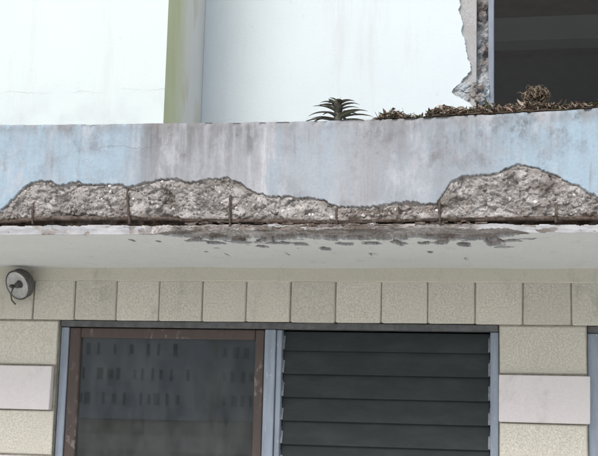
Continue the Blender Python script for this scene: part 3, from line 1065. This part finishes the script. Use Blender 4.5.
PLX, PLY, PLZ = -.678, -.935, 2.757
PL = empty('rosette_plant', (PLX, PLY, PLZ))
PL.scale = (1.27, 1.27, .96)
tag(PL, 'grey green spiky rosette plant growing out of the parapet top', 'plant')
MB().tube([(0, 0, -.004), (.001, 0, .03), (0, 0, .065), (-.001, 0, .088)], [.011, .012, .009, .004], 8).build('stem', leafm, PL, True)
leafms = [leafm, mat_leafy('green_leaf', (.075, .088, .055), (.125, .135, .09), .7), mat_leafy('dry_tip_leaf', (.12, .10, .08), (.19, .165, .135), .8)]
specs = []
for k in range(6):
    zz = .006 + k * .0125
    Lk = .112 - k * .0115
    for side in (0, math.pi):
        specs.append((zz + rnd.uniform(-.004, .004), side + rnd.uniform(-.35, .35), Lk * rnd.uniform(.85, 1.12), .42 + k * .11 + rnd.uniform(-.14, .14), 1.0 + rnd.uniform(-.25, .45)))
for k in range(18):
    specs.append((.006 + k * .0042, k * 2.4 + .6 + rnd.uniform(-.4, .4), (.085 - k * .0026) * rnd.uniform(.8, 1.15), .55 + k * .045 + rnd.uniform(-.1, .1), .9 + rnd.uniform(-.3, .5)))
specs.append((.055, .3, .058, 1.5, .1))
specs.append((.052, 3.4, .050, 1.25, .35))
specs.append((.050, 4.6, .045, 1.2, .3))
for zz, az, Lk, th, cu in specs:
    o = blade(Lk, .0105 * rnd.uniform(.75, 1.15), th, cu + .2).build('leaf', rnd.choices(leafms, [5, 3, 1.4])[0], PL, True)
    o.location = (rnd.uniform(-.003, .003), 0, zz)
    o.rotation_euler = (rnd.uniform(-.18, .18), 0, az)

# litter of dead leaves and twigs heaped along the top
brown = [mat_leafy('dead_leaf_brown', (.12, .09, .07), (.24, .19, .15)), mat_leafy('dead_leaf_pale', (.24, .19, .145), (.36, .31, .26)),
         mat_leafy('dead_leaf_dark', (.035, .028, .02), (.075, .058, .042)), mat_leafy('moss_green', (.05, .065, .025), (.09, .105, .045)), mat_leafy('dry_reddish', (.15, .095, .075), (.22, .155, .125))]
HT = [(-.545, 0.0), (-.525, .012), (-.475, .034), (-.44, .022), (-.41, .008), (-.392, .006), (-.37, .014), (-.32, .034), (-.28, .036), (-.24, .034), (-.19, .038), (-.14, .040), (-.09, .034), (-.03, .040),
      (.03, .040), (.08, .032), (.13, .022), (.18, .024), (.24, .022), (.4, .02), (.8, .02)]
lt = MB()
for i in range(4200):
    x = rnd.uniform(-.545, .62)
    hmax = float(itp(HT, x)) * (.75 + .9 * float(fbm(np.array([x * 22]), np.array([.5]), 3, 601)[0]))
    if rnd.random() > .25 + hmax / .04:
        continue
    y = rnd.uniform(-.992, -.88)
    base = float(itp(TOPX, x)) + .001
    z = base + hmax * (rnd.random() ** .8) * (1 - .25 * rnd.random()) * (.6 + .4 * math.sin(min(1, (y + 1.0) / .05) * 1.57))
    big = rnd.random() < .10
    L, w = (rnd.uniform(.016, .027), rnd.uniform(.004, .008)) if big else (rnd.uniform(.003, .016), rnd.uniform(.0012, .005))
    az, el, ro = rnd.uniform(0, 6.28), rnd.uniform(-.7, .9), rnd.uniform(-1.2, 1.2)
    R = Matrix.Rotation(az, 3, 'Z') @ Matrix.Rotation(-el, 3, 'Y') @ Matrix.Rotation(ro, 3, 'X')
    c = rnd.uniform(-.5, .9)
    raw = [(-L, 0, c * L * .4), (-L * .3, -w, w * .7), (L * .35, -w * .8, w * .6), (L, 0, c * L * .5), (L * .35, w * .8, w * .6), (-L * .3, w, w * .7), (0, 0, 0)]
    vs = [R @ Vector(v) + Vector((x, y, z)) for v in raw]
    for v in vs:
        v.z = max(v.z, base)
    lt.add(vs, [(0, 1, 6), (1, 2, 6), (2, 3, 6), (3, 4, 6), (4, 5, 6), (5, 0, 6)], rnd.choices(range(5), [5, 3, 5, 1, 2])[0])
sx_, sy_ = np.linspace(-.55, .62, 160), np.linspace(-.994, -.885, 14)
SX, SY = np.meshgrid(sx_, sy_, indexing='ij')
prof_ = np.sin(np.clip((SY + .996) / .11, 0, 1) * math.pi) ** .5
SZ = itp(TOPX, SX) - .002 + itp(HT, SX) * .62 * prof_ * (.35 + 1.1 * fbm(SX * 38, SY * 38, 4, 501))
ii, jj = np.meshgrid(np.arange(159), np.arange(13), indexing='ij')
a = (ii * 14 + jj).ravel()
lt.add(np.stack([SX, SY, SZ], 2).reshape(-1, 3).tolist(), np.stack([a, a + 14, a + 15, a + 1], 1).tolist(), 2)
for i in range(260):
    x = rnd.uniform(-.53, .55)
    hmax = float(itp(HT, x))
    y = rnd.uniform(-.985, -.89)
    base = float(itp(TOPX, x)) + .002
    p0 = Vector((x, y, base + hmax * .5 * rnd.random()))
    d = Vector((rnd.uniform(-1, 1), rnd.uniform(-.4, .4), rnd.uniform(-.05, .8))).normalized()
    l = rnd.uniform(.010, .042)
    q = Vector((0, 0, rnd.uniform(-.006, .006)))
    lt.tube([p0, p0 + d * l * .5 + q, p0 + d * l], [.0013, .001, .0006], 4, rnd.choice([0, 1, 2, 2]))
lo = link('leaf_litter', lt.mesh('leaf_litter'), brown)
tag(lo, 'brown dead leaves and twigs heaped along the parapet top under upper window', 'leaf litter', kind='stuff')

# dried curled weed standing out of the litter
DW = empty('dried_weed', (.016, -.938, 2.774))
DW.scale = (1.2, 1.2, 1.22)
tag(DW, 'dried brown curled weed drooping in a round tuft above the litter', 'plant')
dry = mat_leafy('dry_weed', (.10, .078, .055), (.22, .175, .13))
MB().tube([(-.022, .0, -.002), (-.014, .002, .03), (-.004, 0, .06), (.004, 0, .085)], [.0034, .003, .0026, .002], 6).build('stem', dry, DW, True)
for i in range(190):
    az, el = i * 2.399, math.asin(rnd.uniform(-.35, 1.0))
    rr = .030 * rnd.uniform(.35, 1.0)
    o = blade(rnd.uniform(.016, .040), rnd.uniform(.0014, .0036), rnd.uniform(-.2, 1.2), rnd.uniform(2.0, 5.5), .5, 9).build('leaf', dry, DW, True)
    o.location = (.002 + rr * math.cos(el) * math.cos(az) * 1.15, rr * math.cos(el) * math.sin(az), .058 + rr * math.sin(el) * .85)
    o.rotation_euler = (rnd.uniform(-.6, .6), rnd.uniform(-.5, .5), az + rnd.uniform(-1, 1))

# ------------------------------------------------------------------ building across the street (seen mirrored in the glass)
fac = mat_simple('pale_grey_facade', (.74, .77, .79), (.80, .83, .85), .6, .9, .2, 0, .1, 3)
fac2 = mat_simple('dull_grey_facade', (.50, .53, .57), (.56, .59, .63), .6, .9, .2, 0, .1, 3)
wdk = mat_simple('dark_window_glass', (.11, .12, .13), (.15, .16, .17), 2, .5, .2)
trim = mat_simple('window_trim', (.5, .52, .53), (.55, .57, .58), 3, .8, .2)


def far_block(x0, x1, yb, zt, mat, label, pitch):
    o = MB().box(x0, x1, yb - 12, yb, 0, zt, .05).build('far_apartment_building', mat)
    tag(o, label, 'building', 'buildings across the street')
    MB().box(x0 - .4, x1 + .4, yb - 12.4, yb + .4, zt + .002, zt + .35, .04).build('roof', mat, o)
    wm = MB().box(-.24, .24, -.02, .03, -.66, .66).mesh('far_window')
    wm.materials.append(wdk)
    tm = MB().box(-.33, .33, -.02, .14, -.09, 0, .01).mesh('far_sill')
    tm.materials.append(trim)
    for zc in (8.0, 5.15, 2.35):
        x = x0 + .9
        while x < x1 - .6:
            w_ = link('window', wm, None, o)
            w_.location = (x, yb + .002, zc)
            s_ = link('sill', tm, None, w_)
            s_.location = (0, 0, -.67)
            w_.scale = (rnd.choice([1, 1, 1.5, .7]), 1, rnd.choice([1, 1, .8]))
            x += pitch * rnd.choice([.75, .75, 1, 1, 1.6])


far_block(-105, -37.5, -125, 9.9, fac, 'long pale grey apartment block with rows of narrow windows across the street', 1.25)
far_block(-36.5, 32, -131, 10.2, fac2, 'duller grey block with narrow windows set back beside the pale block', 1.3)

print('tris', sum(len(o.data.polygons) for o in bpy.data.objects if o.type == 'MESH'))
